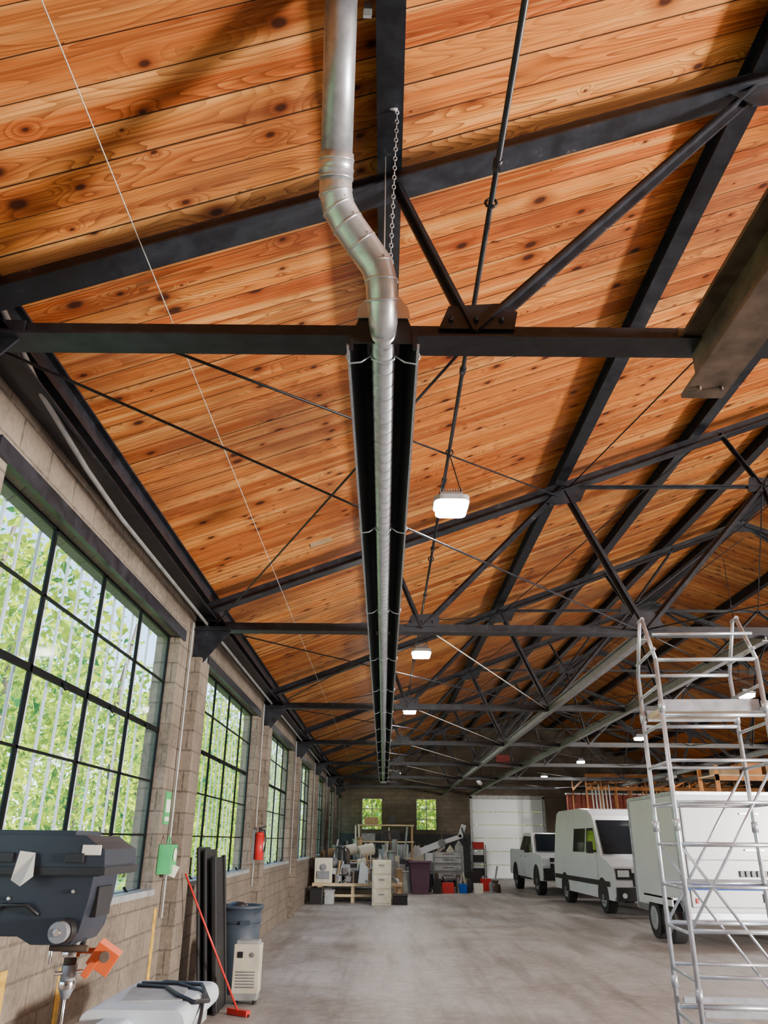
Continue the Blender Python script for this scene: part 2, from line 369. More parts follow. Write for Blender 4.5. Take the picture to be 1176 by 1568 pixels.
for x in(-2.06,mir(-2.06)):
    b.ibeam((x,ya,zt(x)+.165),(x,yb,zt(x)+.165),.10,.18,'steel')
b.build()
b=B('eave_strut')
b.beam((-2.08,ya,3.99),(-2.08,yb,3.99),.10,.10,'steel'); b.beam((-2.0,ya,3.93),(-2.0,yb,3.93),.12,.014,'steel')
b.build()
b=B('longitudinal_girder')
for x,y0 in((2.93,TR[2]),(4.3,TR[2]),(9.7,TR[1]),(11.07,TR[1])):
    b.ibeam((x,y0,ZC-.04),(x,yb,ZC-.04),.09,.13,'grey')
b.build()
b=B('sway_brace_rod')
R=.0085
for i in range(1,len(TR)-1):
    a,c=TR[i],TR[i+1]; z=ZC
    for p,q in(((XL+.1,a,z),(2.9,c,z)),((-1.95,c,z),(.41,a,z)),((-1.25,a,z),(2.1,c,zt(2.1)-.1)),((2.9,a,z),(7.5,c,z)),((2.9,c,z),(7.5,a,z)),((3.9,a,zt(3.9)-.05),(2.2,c,zt(2.2)-.05)),
               ((7,a,zt(7)-.3),(4.6,c,5.6)),((7,c,5.6),(4.6,a,5.6)),((11,a,z),(7.5,c,z)),((11,c,z),(7.5,a,z))):
        b.cyl(p,q,R,'steel',n=6)
for i in range(2,len(TR)-1): b.cyl((.5,TR[i],z-.02),(2.9,TR[i+1],z-.02),.007,'wire',n=6)
b.build()
b=B('guide_wire'); b.cyl((-1.18,ya,4.2),(-1.18,yb,4.2),.0025,'wire',n=5); b.build()
b=B('monorail_beam'); b.ibeam((1.47,ya,3.66),(1.47,3.10,3.66),.19,.28,'rust',t=.02)
b.bb(1.36,1.58,2.98,3.12,3.78,3.83,'rust')
for k in range(2): b.cyl((1.42+.10*k,3.0,3.50),(1.42+.10*k,3.0,3.525),.010,'rust',n=6)
b.build()
b=B('electrical_conduit')
b.tube([(-1.95,2.2,4.15),(-1.97,3.2,4.08),(-1.98,3.8,3.93),(-2.0,4.6,3.86),(-2.02,5.4,3.84),(-2.02,yb,3.84)],.018,'greyw',8)
b.tube([(-1.92,ya,3.90),(-1.92,20,3.90),(-1.92,yb,3.90)],.012,'steel',6)
for t in TR[1:]:
    b.cyl((XL+.03,t+.52,.3),(XL+.03,t+.52,3.8),.016,'grey',n=8)
    b.cyl((XL+.03,t-.25,.9),(XL+.03,t-.25,3.8),.012,'greyw',n=8)
    b.bb(XL,XL+.08,t+.45,t+.59,1.25,1.42,'grey')
b.build(.004)
b=B('lighting_conduit'); b.cyl((.53,ya,4.66),(.53,yb,4.66),.015,'steel',n=8)
for t in TR: b.torus((.53,t+.0,4.66),.03,.008,'steel',(math.pi/2,0,0),10,5)
for y in np.arange(1,40,1.8): b.cyl((.53,y-.03,4.66),(.53,y+.03,4.66),.024,'steel',n=8)
b.build()
def rr(x0,x1,z0,z1,r,n=5):
    o=[]
    for cx_,cz,a0 in((x1-r,z0+r,-90),(x1-r,z1-r,0),(x0+r,z1-r,90),(x0+r,z0+r,180)):
        for k in range(n+1):
            a=math.radians(a0+90*k/n); o.append((cx_+r*math.cos(a),cz+r*math.sin(a)))
    return o
def lamp(x,y,z,ztop,en=60):
    b=B('high_bay_lamp')
    b.extr([(px,py,z) for px,py in rr(x-.145,x+.145,y-.15,y+.15,.07)],(0,0,.045),'greyw'); b.box((x,y,z+.07),(.18,.13,.06),'grey')
    for k in range(-4,5): b.box((x+k*.022,y,z+.115),(.006,.12,.04),'grey')
    b.extr([(px,py,z-.055) for px,py in rr(x-.125,x+.125,y-.13,y+.13,.06)],(0,0,.054),'lens')
    zz=z+.55*(ztop-z)+.2
    b.cyl((x-.11,y,z+.04),(x,y,zz),.006,'steel',n=6); b.cyl((x+.11,y,z+.04),(x,y,zz),.006,'steel',n=6)
    b.torus((x,y,zz+.02),.03,.008,'steel',(math.pi/2,0,0),10,5)
    b.cyl((x,y,zz),(x,y,max(ztop,zz+.02)),.007,'steel',n=6)
    o=b.build(.006)
    l=bpy.data.lights.new('lamp_light','AREA'); l.shape='RECTANGLE'; l.size=.22; l.size_y=.2; l.energy=en; l.color=(1,.95,.86)
    lo=bpy.data.objects.new('lamp_light',l); lo.location=(x,y,z-.065); bpy.context.scene.collection.objects.link(lo); lo.parent=o
for k in range(6): lamp(.53,5.8+5.4*k,4.14,4.64,40)
for k in range(6): lamp(7.2,1.5+7.0*k,4.35,zt(7)-.2,60)
for k in range(5): lamp(11.5,4+7.5*k,4.2,zt(11.5),60)
b=B('strip_light')
for x,y in((3.4,29),(9.2,26)):
    b.beam((x-.1,y-.6,3.55),(x+.1,y+.6,3.55),.14,.06,'white'); b.beam((x-.1,y-.55,3.51),(x+.1,y+.55,3.51),.05,.03,'white')
    b.cyl((x,y-.5,3.58),(x,y-.5,ZC+1.2),.006,'steel',n=5); b.cyl((x,y+.5,3.58),(x,y+.5,ZC+1.2),.006,'steel',n=5)
b.build()
# ---------------------------------------------------------------- tube heater
b=B('infrared_tube_heater'); HZ=3.68; HY0=2.84; HY1=30.; HX=-.022
ring=[(-.157,-.055),(-.108,.077),(-.052,.118),(.052,.118),(.108,.077),(.157,-.055)]
inner=[(-.150,-.06),(-.098,.068),(-.047,.106),(.047,.106),(.098,.068),(.150,-.06)]
def strip(pts,m):
    n=len(pts); vs=[(x,y,HZ+z) for y in(HY0,HY1) for x,z in pts]
    b.add(vs,[(i,i+1,n+i+1,n+i) for i in range(n-1)],m)
strip(inner,'refl'); strip(ring,'lip')
for sx in(-1,1):
    b.bb(min(sx*.150,sx*.162),max(sx*.150,sx*.162),HY0,HY1,HZ-.064,HZ-.054,'galvd')
    b.bb(min(sx*.132,sx*.150),max(sx*.132,sx*.150),HY0-.012,HY0,HZ-.09,HZ+.02,'refl')
b.extr([(x,HY0-.008,HZ+z) for x,z in ring],(0,.008,0),'refl')
b.extr([(-.12,HY0-.02,HZ+.07),(.12,HY0-.02,HZ+.07),(.11,HY0-.02,HZ+.13),(.07,HY0-.02,HZ+.19),(-.07,HY0-.02,HZ+.19),(-.11,HY0-.02,HZ+.13)],(0,.008,0),'lip')
b.extr([(x,HY1,HZ+z) for x,z in ring],(0,.008,0),'lip')
b.cyl((0,HY0-.03,HZ-.015),(0,HY1-.05,HZ-.015),.053,'galvd',n=24)
y=HY0
while y<HY1-.2: b.cyl((0,y,HZ-.015),(0,y+.008,HZ-.015),.0555,'galv',n=16,caps=False); y+=.115
y=HY0+.12
while y<HY1:
    for sx in(-1,1):
        b.tube([(sx*.05,y,HZ-.03),(sx*.10,y,HZ-.07),(sx*.150,y,HZ-.078),(sx*.170,y,HZ-.04),(sx*.12,y,HZ+.09),(0,y,HZ+.17)],.0045,'galv',6)
    b.tube([(-.058,y,HZ+.0),(-.05,y,HZ-.055),(0,y,HZ-.075),(.05,y,HZ-.055),(.058,y,HZ)],.005,'galv',6)
    b.cyl((0,y,HZ+.17),(0,y,zt(0)+.08),.004,'galv',n=5)
    y+=2.1
b.box((.0,HY1+.12,HZ),(.22,.24,.22),'grey')
b.build(loc=(HX,0,0))
b=B('vent_pipe')
path=[V(0,2.86,3.665),V(-.0,2.79,3.70),V(-.005,2.74,3.78),V(-.01,2.71,3.86),V(-.03,2.69,3.93),V(-.10,2.64,4.01),V(-.16,2.60,4.08),V(-.20,2.565,4.14),V(-.212,2.53,4.19),V(-.21,2.50,4.24)]
b.tube(path,.07,'galv',24,rs=[.054,.064,.068,.071,.073,.073,.073,.073,.072,.071])
for i in range(2,len(path)):
    d=(path[i]-path[i-1]).normalized(); b.cyl(path[i]-d*.005,path[i]+d*.005,.0755,'galv',n=24)
top=V(-.178,1.98,5.005); d=(top-path[-1]).normalized()
b.cyl(path[-1],top,.068,'galvd',n=28); b.cyl(path[-1],path[-1]+d*.1,.074,'galv',n=28); b.cyl(top-d*.02,top,.11,'galvd',n=28)
for k in(.03,.07): b.cyl(path[-1]+d*k,path[-1]+d*(k+.008),.077,'galv',n=28)
for k in range(6): b.sphere(path[4+k%5]+V(.03,-.07,0),.006,'chrome',6,4)
b.build(loc=(HX,0,0))
b=B('support_chain')
p=V(.035,2.68,4.88); q=V(.0,2.86,3.86); n=40
for k in range(n):
    c=p.lerp(q,(k+.5)/n); b.torus(c,.0085,.0024,'galv',(math.pi/2,0,(math.pi/2)*(k%2)),8,5,1.6)
b.cyl(p,p+V(-.05,0,.02),.01,'galv',n=6)
b.build()
b=B('strap_bracket'); b.box((-.10,2.2,4.90),(.035,.012,.22),'greyw',(-.35,0,0)); b.build()
# ---------------------------------------------------------------- exterior foliage
def leaves(name,pos,smin,smax):
    nl=len(pos); a=rng.normal(size=(nl,3)); a/=np.linalg.norm(a,axis=1)[:,None]; c=np.cross(a,rng.normal(size=(nl,3))); c/=np.linalg.norm(c,axis=1)[:,None]
    sz=rng.uniform(smin,smax,(nl,1)); vs=np.empty((nl*4,3))
    vs[0::4]=pos-a*sz*1.5; vs[1::4]=pos-c*sz*.7; vs[2::4]=pos+a*sz*1.5; vs[3::4]=pos+c*sz*.7
    me=bpy.data.meshes.new(name); me.vertices.add(nl*4); me.vertices.foreach_set('co',vs.ravel())
    me.loops.add(nl*4); me.loops.foreach_set('vertex_index',np.arange(nl*4)); me.polygons.add(nl); me.polygons.foreach_set('loop_start',np.arange(0,nl*4,4)); me.update(calc_edges=True)
    me.materials.append(M['leaf']); o=bpy.data.objects.new(name,me); bpy.context.scene.collection.objects.link(o)
nc=520; nl=100000
cl=rng.uniform([-20,2,-.2],[-8,105,9],(nc,3)); idx=rng.integers(0,nc,nl)
pos=cl[idx]+rng.normal(0,1.0,(nl,3))*np.array([.9,1.0,.7])
pos[:,2]=np.clip(pos[:,2],-.2,14); pos[:,0]=np.minimum(pos[:,0],-5.0)
leaves('tree_foliage',pos,.06,.15)
b=B('tree_trunk')
for k in range(22):
    x=random.uniform(-14,-8); y=4+k*4; b.tube([(x,y,-.3),(x+.2,y+.1,3),(x-.1,y+.3,7),(x+.4,y,10)],.2,'rust',8,rs=[.22,.17,.12,.05])
b.build()
leaves('hedge',rng.uniform([-4,46,0],[10,56,6],(16000,3)),.08,.18)
# ---------------------------------------------------------------- drill press
b=B('drill_press')
yc=2.55
b.cyl((-1.36,yc,0.05),(-1.36,yc,1.48),.045,'grey',n=20); b.box((-1.2,yc,.03),(.55,.36,.06),'navy')
b.cyl((-1.36,yc,.98),(-1.36,yc,1.10),.065,'navy',n=16); b.box((-1.05,yc,1.0),(.34,.34,.04),'grey'); b.box((-1.24,yc,1.0),(.14,.08,.06),'navy')
pr=[(-1.52,1.50),(-.80,1.50),(-.79,1.53),(-.795,1.570),(-.83,1.59),(-.855,1.607),(-1.46,1.607),(-1.52,1.585)]
b.extr([(x,yc-.15,z) for x,z in pr],(0,.30,0),'navy')
b.bb(-1.53,-.785,yc-.157,yc+.157,1.503,1.524,'blk')
b.bb(-1.42,-.90,yc-.11,yc+.11,1.604,1.62,'navy')
b.bb(-.86,-.805,yc-.152,yc-.149,1.555,1.582,'paper')
for x in(-1.35,-1.1,-.9): b.bb(x,x+.05,yc-.162,yc-.15,1.535,1.56,'blk')
hd=[(-1.44,1.50),(-.83,1.50),(-.835,1.44),(-.85,1.36),(-.87,1.325),(-.98,1.325),(-1.02,1.345),(-1.42,1.345)]
b.extr([(x,yc-.11,z) for x,z in hd],(0,.22,0),'navy')
b.bb(-.845,-.825,yc-.06,yc+.06,1.39,1.47,'blk')
for x,z in((-1.06,1.44),(-.88,1.46),(-.88,1.36)): b.cyl((x,yc-.118,z),(x,yc-.105,z),.006,'chrome',n=8)
b.tube([(-1.1,yc-.115,1.4),(-1.07,yc-.125,1.425),(-1.0,yc-.13,1.425),(-.97,yc-.115,1.4)],.006,'blk',6)
hx=-.885
b.cyl((hx,yc-.11,1.362),(hx,yc-.15,1.362),.032,'blk',n=20); b.cyl((hx,yc-.15,1.362),(hx,yc-.175,1.362),.027,'grey',n=20); b.cyl((hx,yc-.175,1.362),(hx,yc-.182,1.362),.01,'chrome',n=12)
cx=-.90
b.cyl((cx,yc,1.33),(cx,yc,1.30),.036,'navy',n=20); b.cyl((cx,yc,1.30),(cx,yc,1.285),.03,'chrome',n=18)
b.cyl((cx,yc,1.285),(cx,yc,1.265),.018,'rust',n=16); b.cyl((cx,yc,1.265),(cx,yc,1.225),.021,'grey',n=20); b.cyl((cx,yc,1.225),(cx,yc,1.205),.024,'chrome',n=20); b.cyl((cx,yc,1.205),(cx,yc,1.18),.021,'grey',r2=.01,n=20)
b.cyl((cx,yc,1.18),(cx,yc,1.06),.004,'chrome',n=10)
b.cyl((cx-.03,yc-.03,1.245),(cx+.03,yc+.03,1.245),.006,'chrome',n=8)
b.cyl((cx-.05,yc-.04,1.31),(cx+.06,yc-.04,1.31),.009,'rust',n=8); b.cyl((cx-.045,yc-.04,1.31),(cx-.045,yc-.04,1.27),.006,'chrome',n=8)
b.box((-.80,yc-.01,1.285),(.07,.045,.065),'orange',(.2,.55,.2)); b.box((-.835,yc-.01,1.262),(.02,.05,.05),'orange',(.2,.55,.2)); b.cyl((-.88,yc,1.30),(-.80,yc,1.30),.008,'orange',n=8)
b.cyl((-.79,yc-.04,1.29),(-.788,yc-.05,1.29),.015,'rust',n=10)
b.add([(-1.03,yc-.165,1.565),(-.985,yc-.165,1.56),(-.975,yc-.18,1.50),(-1.005,yc-.185,1.475),(-1.04,yc-.17,1.49)],[(0,1,2,3,4)],'paper')
b.build(.006)
# ---------------------------------------------------------------- covered table
b=B('covered_work_table')
b.extr([(x,5.15,z) for x,z in rr(-1.72,-1.12,.56,.70,.065)],(0,1.0,0),'tarp')
b.extr([(x,5.0,z) for x,z in rr(-1.62,-1.40,.52,.66,.06)],(0,1.0,0),'tarp')
b.bb(-1.66,-1.18,5.2,6.1,.49,.56,'greyw')
for x in(-1.6,-1.22):
    for y in(5.25,6.0): b.cyl((x,y,0),(x,y,.5),.018,'grey',n=8)
b.box((-1.42,5.65,.704),(.36,.5,.008),'greyw',(0,0,.15))
b.tube([(-1.65,6.1,.66),(-1.45,6.0,.715),(-1.2,5.95,.71),(-1.10,5.7,.66),(-1.13,5.4,.70),(-1.25,5.5,.72),(-1.4,5.8,.715),(-1.6,5.85,.715)],.014,'blk',8)
b.tube([(-1.6,5.95,.715),(-1.35,5.92,.72),(-1.14,5.75,.70),(-1.09,5.45,.63),(-1.09,5.3,.45),(-1.1,5.3,.1)],.012,'blk',8)
b.build(.012)
b=B('folded_table')
for k,(dx,h) in enumerate(((0,1.52),(.07,1.50),(.15,1.42))):
    x=XL+.26+dx; 
    b.beam((x+.08,9.17+.02*k,0.0),(x-.07,9.17+.02*k,h),.58,.035,'blk',up=(1,0,0))
b.beam((XL+.50,8.92,0.02),(XL+.36,8.92,1.44),.03,.05,'blk',up=(1,0,0)); b.beam((XL+.50,9.44,0.02),(XL+.36,9.44,1.44),.03,.05,'blk',up=(1,0,0))
for z in(.3,.8,1.25): b.beam((XL+.49-.1*z,8.92,z),(XL+.49-.1*z,9.44,z),.03,.03,'blk')
b.build(.01)
b=B('trash_bin')
x,y=-1.68,10.25
b.cyl((x,y,0),(x,y,.86),.20,'binc',r2=.25,n=24); b.torus((x,y,.87),.255,.02,'binc',n=28,k=8); b.torus((x,y,.72),.245,.012,'binc',n=24)
b.cyl((x,y,.862),(x,y,.868),.23,'blk',n=24); b.box((x+.1,y-.25,.72),(.12,.05,.04),'binc'); b.sphere((x-.05,y,.85),.15,'blk',10,6,(1,1,.5))
b.build()
b=B('portable_dehumidifier')
b.box((-1.46,9.6,.33),(.28,.22,.46),'offw'); b.box((-1.46,9.6,.07),(.26,.2,.07),'greyw')
for k in range(6): b.box((-1.46,9.485,.16+k*.028),(.2,.012,.012),'grey')
b.box((-1.46,9.6,.575),(.24,.18,.035),'greyw'); b.box((-1.53,9.487,.46),(.06,.01,.06),'blk'); b.cyl((-1.40,9.487,.46),(-1.40,9.475,.46),.022,'grey',n=12)
for sx in(-.1,.1):
    for sy in(-.08,.08): b.cyl((-1.46+sx-.012,9.6+sy,.025),(-1.46+sx+.012,9.6+sy,.025),.025,'blk',n=10)
b.build(.012)
b=B('floor_squeegee')
b.cyl((-1.42,8.92,.04),(-1.99,8.55,1.28),.010,'red',n=10); b.box((-1.42,8.95,.03),(.26,.06,.05),'red',(0,0,-.6)); b.box((-1.42,8.95,.012),(.28,.02,.024),'blk',(0,0,-.6)); b.build()
b=B('green_first_aid_bag'); b.box((XL+.07,8.12,1.42),(.13,.2,.26),'green'); b.cyl((XL+.14,8.12,1.46),(XL+.145,8.12,1.46),.06,'paper',n=16); b.box((XL+.10,8.16,1.33),(.14,.12,.10),'paper',(0,.4,.2)); b.torus((XL+.07,8.12,1.57),.05,.008,'green',(0,math.pi/2,0)); b.build(.02)
b=B('wall_sign'); b.box((XL+.006,8.16,1.88),(.01,.2,.30),'green'); b.box((XL+.013,8.16,1.90),(.004,.15,.12),'paper'); b.box((XL+.013,8.16,1.78),(.004,.15,.04),'paper'); b.build()
b=B('fire_extinguisher')
y=TR[3]-.34; x=XL+.12
b.cyl((x,y,1.30),(x,y,1.68),.075,'red',n=18); b.sphere((x,y,1.68),.075,'red',14,8,(1,1,.6)); b.cyl((x,y,1.70),(x,y,1.78),.022,'blk',n=10); b.box((x+.04,y,1.79),(.13,.03,.02),'blk',(0,-.3,0))
b.tube([(x,y,1.75),(x+.08,y-.04,1.74),(x+.11,y-.04,1.6),(x+.09,y-.05,1.42)],.012,'blk',8); b.box((x+.074,y,1.5),(.01,.09,.14),'paper'); b.bb(XL+.002,XL+.045,y-.04,y+.04,1.25,1.75,'grey'); b.build()
# ---------------------------------------------------------------- scaffold
b=B('rolling_scaffold')
X0,X1,Y0,Y1=0,.86,-.72,0; r=.02
for x in(X0,X1):
    for y in(Y0,Y1):
        b.cyl((x,y,.14),(x,y,3.1),r,'alu',n=12); b.cyl((x,y,.14),(x,y,.2),.035,'blk',n=10); b.cyl((x-.02,y,.075),(x+.02,y,.075),.075,'blk',n=16); b.cyl((x-.024,y,.075),(x+.024,y,.075),.03,'grey',n=12)
        for z in(.5,1.7,2.65): b.cyl((x,y,z),(x,y,z+.09),.029,'alu',n=12)
        ym=(Y0+Y1)/2+(-.05 if y==Y0 else .05)
        b.cyl((x,y,3.1),(x,ym,3.55),r*.9,'alu',n=10)
    b.cyl((x,(Y0+Y1)/2-.07,3.55),(x,(Y0+Y1)/2+.07,3.55),r,'alu',n=10)
    z=.32
    while z<3.2: b.cyl((x,Y0,z),(x,Y1,z),.015,'alu',n=8); z+=.32
for y in(Y0,Y1):
    for z in(.36,.98,1.60,2.62,3.10): b.cyl((X0,y,z),(X1,y,z),.018,'alu',n=8)
    for z in(.67,1.29,1.92,2.25): b.cyl((X0,y,z),(X1,y,z),.014,'alu',n=8)
    b.cyl((X0,y,.98),(X1,y,2.25),.012,'alu',n=8); b.cyl((X0,y,1.6),(X1,y,.36),.012,'alu',n=8)
b.cyl((X0,Y0,3.33),(X1,Y0,3.33),.014,'alu',n=8)
b.bb(X0+.04,X1-.04,Y0+.06,Y1-.06,2.68,2.72,'ply'); b.bb(X0+.03,X1-.03,Y0+.03,Y0+.06,2.66,2.76,'alu'); b.bb(X0+.03,X1-.03,Y1-.06,Y1-.03,2.66,2.76,'alu')
b.bb(X0+.04,X1-.04,Y0+.04,Y0+.09,.40,.44,'alu'); b.bb(X0+.04,X1-.04,Y1-.09,Y1-.04,.40,.44,'alu')
b.build(loc=(2.46,7.5,0),rotz=math.radians(-5))
# ---------------------------------------------------------------- vehicles
def body(b,prof,W,ins,m):
    n=len(prof); vs=[(-(W-ins(z)),l,z) for l,z in prof]+[(W-ins(z),l,z) for l,z in prof]
    b.add(vs,[list(range(n))[::-1],[n+i for i in range(n)]]+[(i,(i+1)%n,n+(i+1)%n,n+i) for i in range(n)],m)
def side(b,pts,W,ins,m,off=.012):
    for sx in(-1,1): b.add([(sx*(W-ins(z)+off),l,z) for l,z in pts],[list(range(len(pts)))],m)
def wheel(b,x,y,r,sx,w=.24):
    xo=x; b.cyl((xo-sx*w,y,r),(xo,y,r),r,'tyre',n=28); b.cyl((xo,y,r),(xo+sx*.012,y,r),r*.62,'alu',n=20); b.cyl((xo+sx*.012,y,r),(xo+sx*.03,y,r),r*.2,'grey',n=12)
    for k in range(6):
        a=k*math.pi/3; b.box((xo+sx*.014,y+math.cos(a)*r*.38,r+math.sin(a)*r*.38),(.012,r*.13,r*.13),'blk',(a,0,0))
def arch(b,W,l,r,m='blk'):
    for sx in(-1,1):
        pts=[(sx*(W+.006),l-r*math.cos(t),r*.8+r*1.0*math.sin(t)) for t in [math.pi*k/14 for k in range(15)]]+[(sx*(W+.006),l+r,.3),(sx*(W+.006),l-r,.3)]
        b.add(pts,[list(range(len(pts)))],m)
b=B('cargo_van'); W=1.0; ins=lambda z:0 if z<1.25 else (z-1.25)*.13
pr=[(.12,.32),(.02,.42),(0,.62),(.02,.92),(.12,1.08),(.42,1.18),(.95,1.30),(1.25,1.62),(1.62,2.02),(1.95,2.30),(2.4,2.46),(3.2,2.52),(5.6,2.52),(5.88,2.44),(5.95,2.1),(6.0,1.0),(6.0,.45),(5.9,.34)]
body(b,pr,W,ins,'white')
def wf(z): return W-ins(z)-.07
e=.02
b.add([(-wf(1.33),.96-e,1.335+e),(wf(1.33),.96-e,1.335+e),(wf(1.62),1.25-e,1.62+e),(wf(2.0),1.62-e,2.02+e),(wf(2.15),1.79-e,2.16+e),(-wf(2.15),1.79-e,2.16+e),(-wf(2.0),1.62-e,2.02+e),(-wf(1.62),1.25-e,1.62+e)],[(0,1,2,7),(7,2,3,6),(6,3,4,5)],'carglass')
side(b,[(1.35,1.38),(1.45,1.60),(1.75,1.98),(2.35,1.98),(2.35,1.38)],W,ins,'carglass')
side(b,[(2.50,1.38),(2.50,1.98),(3.65,1.98),(3.65,1.38)],W,ins,'carglass')
side(b,[(.35,.62),(.35,.74),(5.9,.74),(5.9,.62)],W,ins,'blk',.014); side(b,[(2.42,.5),(2.42,2.3),(2.435,2.3),(2.435,.5)],W,ins,'grey'); side(b,[(3.72,.5),(3.72,2.3),(3.735,2.3),(3.735,.5)],W,ins,'grey'); side(b,[(1.3,.5),(1.3,1.3),(1.315,1.3),(1.315,.5)],W,ins,'grey')
b.box((0,-.01,.48),(1.94,.14,.30),'blk'); b.box((0,.0,.80),(1.1,.08,.30),'blk'); 
for k in range(3): b.box((0,-.045,.72+k*.075),(1.0,.02,.018),'chrome')
b.cyl((0,-.04,.80),(0,-.07,.80),.09,'chrome',n=18)
for sx in(-1,1):
    b.box((sx*.76,.02,.92),(.38,.12,.24),'blk'); b.box((sx*.78,-.045,.93),(.28,.02,.15),'head'); b.box((sx*1.14,1.40,1.50),(.16,.10,.28),'blk'); b.box((sx*1.04,1.42,1.42),(.16,.05,.05),'blk'); b.cyl((sx*.8,-.09,.45),(sx*.8,-.06,.45),.06,'head',n=12)
    for l in(1.0,4.75): wheel(b,sx*W*.99,l,.36,sx)
arch(b,W,1.0,.45); arch(b,W,4.75,.45)
b.build(.03,loc=(6.58,20.6,0),rotz=.035)
b=B('pickup_truck'); W=1.0; ins=lambda z:0 if z<1.2 else (z-1.2)*.22
pr=[(.10,.45),(0,.52),(-.02,.9),(.03,1.12),(.25,1.22),(1.35,1.28),(1.75,1.55),(2.15,1.86),(2.5,1.93),(3.5,1.93),(3.75,1.86),(3.95,1.36),(5.75,1.38),(5.82,1.3),(5.82,.6),(5.7,.5)]
body(b,pr,W,ins,'white')
b.add([(-.88,1.34,1.34),(.88,1.34,1.34),(.80,1.71,1.60),(-.80,1.71,1.60),(.74,2.09,1.89),(-.74,2.09,1.89)],[(0,1,2,3),(3,2,4,5)],'carglass')
side(b,[(1.75,1.34),(2.2,1.80),(2.75,1.82),(2.75,1.34)],W,ins,'carglass'); side(b,[(2.83,1.34),(2.83,1.82),(3.45,1.82),(3.7,1.36)],W,ins,'carglass')
b.box((0,-.05,.60),(1.96,.16,.24),'blk'); b.box((0,-.03,.94),(1.5,.09,.42),'blk'); b.box((0,-.085,1.0),(1.5,.02,.05),'chrome'); b.box((0,-.085,.82),(1.3,.02,.02),'chrome'); b.box((0,-.09,.93),(.22,.02,.10),'chrome')
for sx in(-1,1):
    b.box((sx*.86,.01,1.0),(.26,.12,.20),'head'); b.box((sx*.86,-.02,.78),(.24,.10,.12),'blk'); b.box((sx*1.13,1.75,1.40),(.16,.10,.24),'blk'); b.box((sx*1.04,1.78,1.32),(.14,.05,.04),'blk')
    for l in(.98,4.7): wheel(b,sx*W*.99,l,.42,sx)
    b.box((sx*.99,2.8,.46),(.12,1.7,.06),'blk')
    for l in(2.6,3.4): b.box((sx*1.015,l,1.15),(.02,.14,.03),'chrome')
arch(b,W,.98,.52); arch(b,W,4.7,.52)
b.build(.03,loc=(6.18,27.6,0),rotz=.03)
b=B('enclosed_trailer')
x0,x1,y0,y1=5.24,7.60,14.9,17.6
b.bb(x0,x1,y0,y1,.45,2.46,'white')
for x in(x0,x1): 
    for y in(y0,y1): b.bb(x-.03,x+.03,y-.03,y+.03,.42,2.47,'alu')
b.bb(x0-.02,x1+.02,y0-.02,y0+.05,2.42,2.49,'alu'); b.bb(x0-.02,x0+.05,y0,y1,2.42,2.49,'alu'); b.bb(x0-.03,x0+.05,y0,y1,.40,.52,'grey'); b.bb(x0-.02,x1+.02,y0-.05,y0+.05,.38,.52,'alu')
b.bb(x0+.12,x1-.12,y0-.02,y0,.60,2.32,'white'); 
for x in(x0+.12,x1-.12): b.bb(x-.015,x+.015,y0-.03,y0,.60,2.32,'grey')
for z in(.6,1.35,2.32): b.bb(x0+.12,x1-.12,y0-.03,y0,z-.010,z+.010,'greyw')
b.bb(x0+.06,x1-.06,y0-.055,y0-.01,1.0,1.04,'navy'); b.bb(x0+.06,x1-.06,y0-.055,y0-.01,.87,.995,'blue')
for k in range(8): b.bb(x0+1.0+k*.1,x0+1.06+k*.1,y0-.06,y0-.02,1.08,1.18,'navy')
b.bb(x0+1.35,x0+1.75,y0-.05,y0-.02,.68,.82,'navy'); b.bb(x1-.85,x1-.5,y0-.04,y0-.02,.62,.80,'greyw'); b.bb(x1-.82,x1-.53,y0-.045,y0-.03,.65,.77,'navy')
b.box((x0+.2,y0-.03,.7),(.05,.03,.08),'red'); b.box((x1-.2,y0-.03,.7),(.05,.03,.08),'red')
b.bb(x0+.05,x1-.05,y0-.22,y0-.02,.36,.42,'alu')
for yy in(15.35,16.12):
    b.cyl((x0-.18,yy,.34),(x0+.04,yy,.34),.34,'tyre',n=26); b.cyl((x0-.19,yy,.34),(x0-.17,yy,.34),.2,'alu',n=18)
    b.cyl((x1-.04,yy,.34),(x1+.18,yy,.34),.34,'tyre',n=26)
b.bb(x0-.22,x0,14.95,16.5,.70,.74,'white'); b.bb(x0-.22,x0-.19,14.95,16.5,.60,.74,'white')
b.bb(x0+1.0,x0+1.1,y1,y1+.8,.42,.52,'grey'); b.cyl((x0+1.05,y1+.7,0),(x0+1.05,y1+.7,.5),.03,'grey',n=8)
for z in(1.5,2.1): b.bb(x0+1.15,x0+1.5,y0-.05,y0-.02,z,z+.03,'chrome')
b.build(.006)
# ---------------------------------------------------------------- storage piles
P=B
b=P('low_work_bench'); b.bb(-2.0,.55,24.0,24.9,.42,.50,'ply')
for x in(-1.85,-.9,.4):
    for y in(24.05,24.75): b.bb(x,x+.1,y,y+.1,0,.42,'ply')
b.bb(-1.9,.5,24.02,24.05,.15,.22,'ply'); b.build(.008)
b=P('filing_cabinet'); b.bb(-.30,.22,23.2,23.75,0,1.12,'offw')
for z in(.06,.42,.78): b.bb(-.27,.19,23.175,23.2,z,z+.31,'offw'); b.bb(-.12,.04,23.15,23.18,z+.2,z+.23,'grey')
b.build(.01)
b=P('metal_lathe'); 
b.bb(-1.9,-.4,24.2,24.6,.72,.88,'greyw'); b.bb(-1.95,-1.45,24.1,24.7,.5,1.14,'offw'); b.bb(-.8,-.5,24.2,24.6,.5,.75,'grey'); b.cyl((-1.45,24.4,1.02),(-1.3,24.4,1.02),.13,'grey',n=18); b.bb(-.75,-.5,24.25,24.55,.88,1.12,'offw'); b.cyl((-.75,24.4,1.02),(-.95,24.4,1.02),.04,'chrome',n=12)
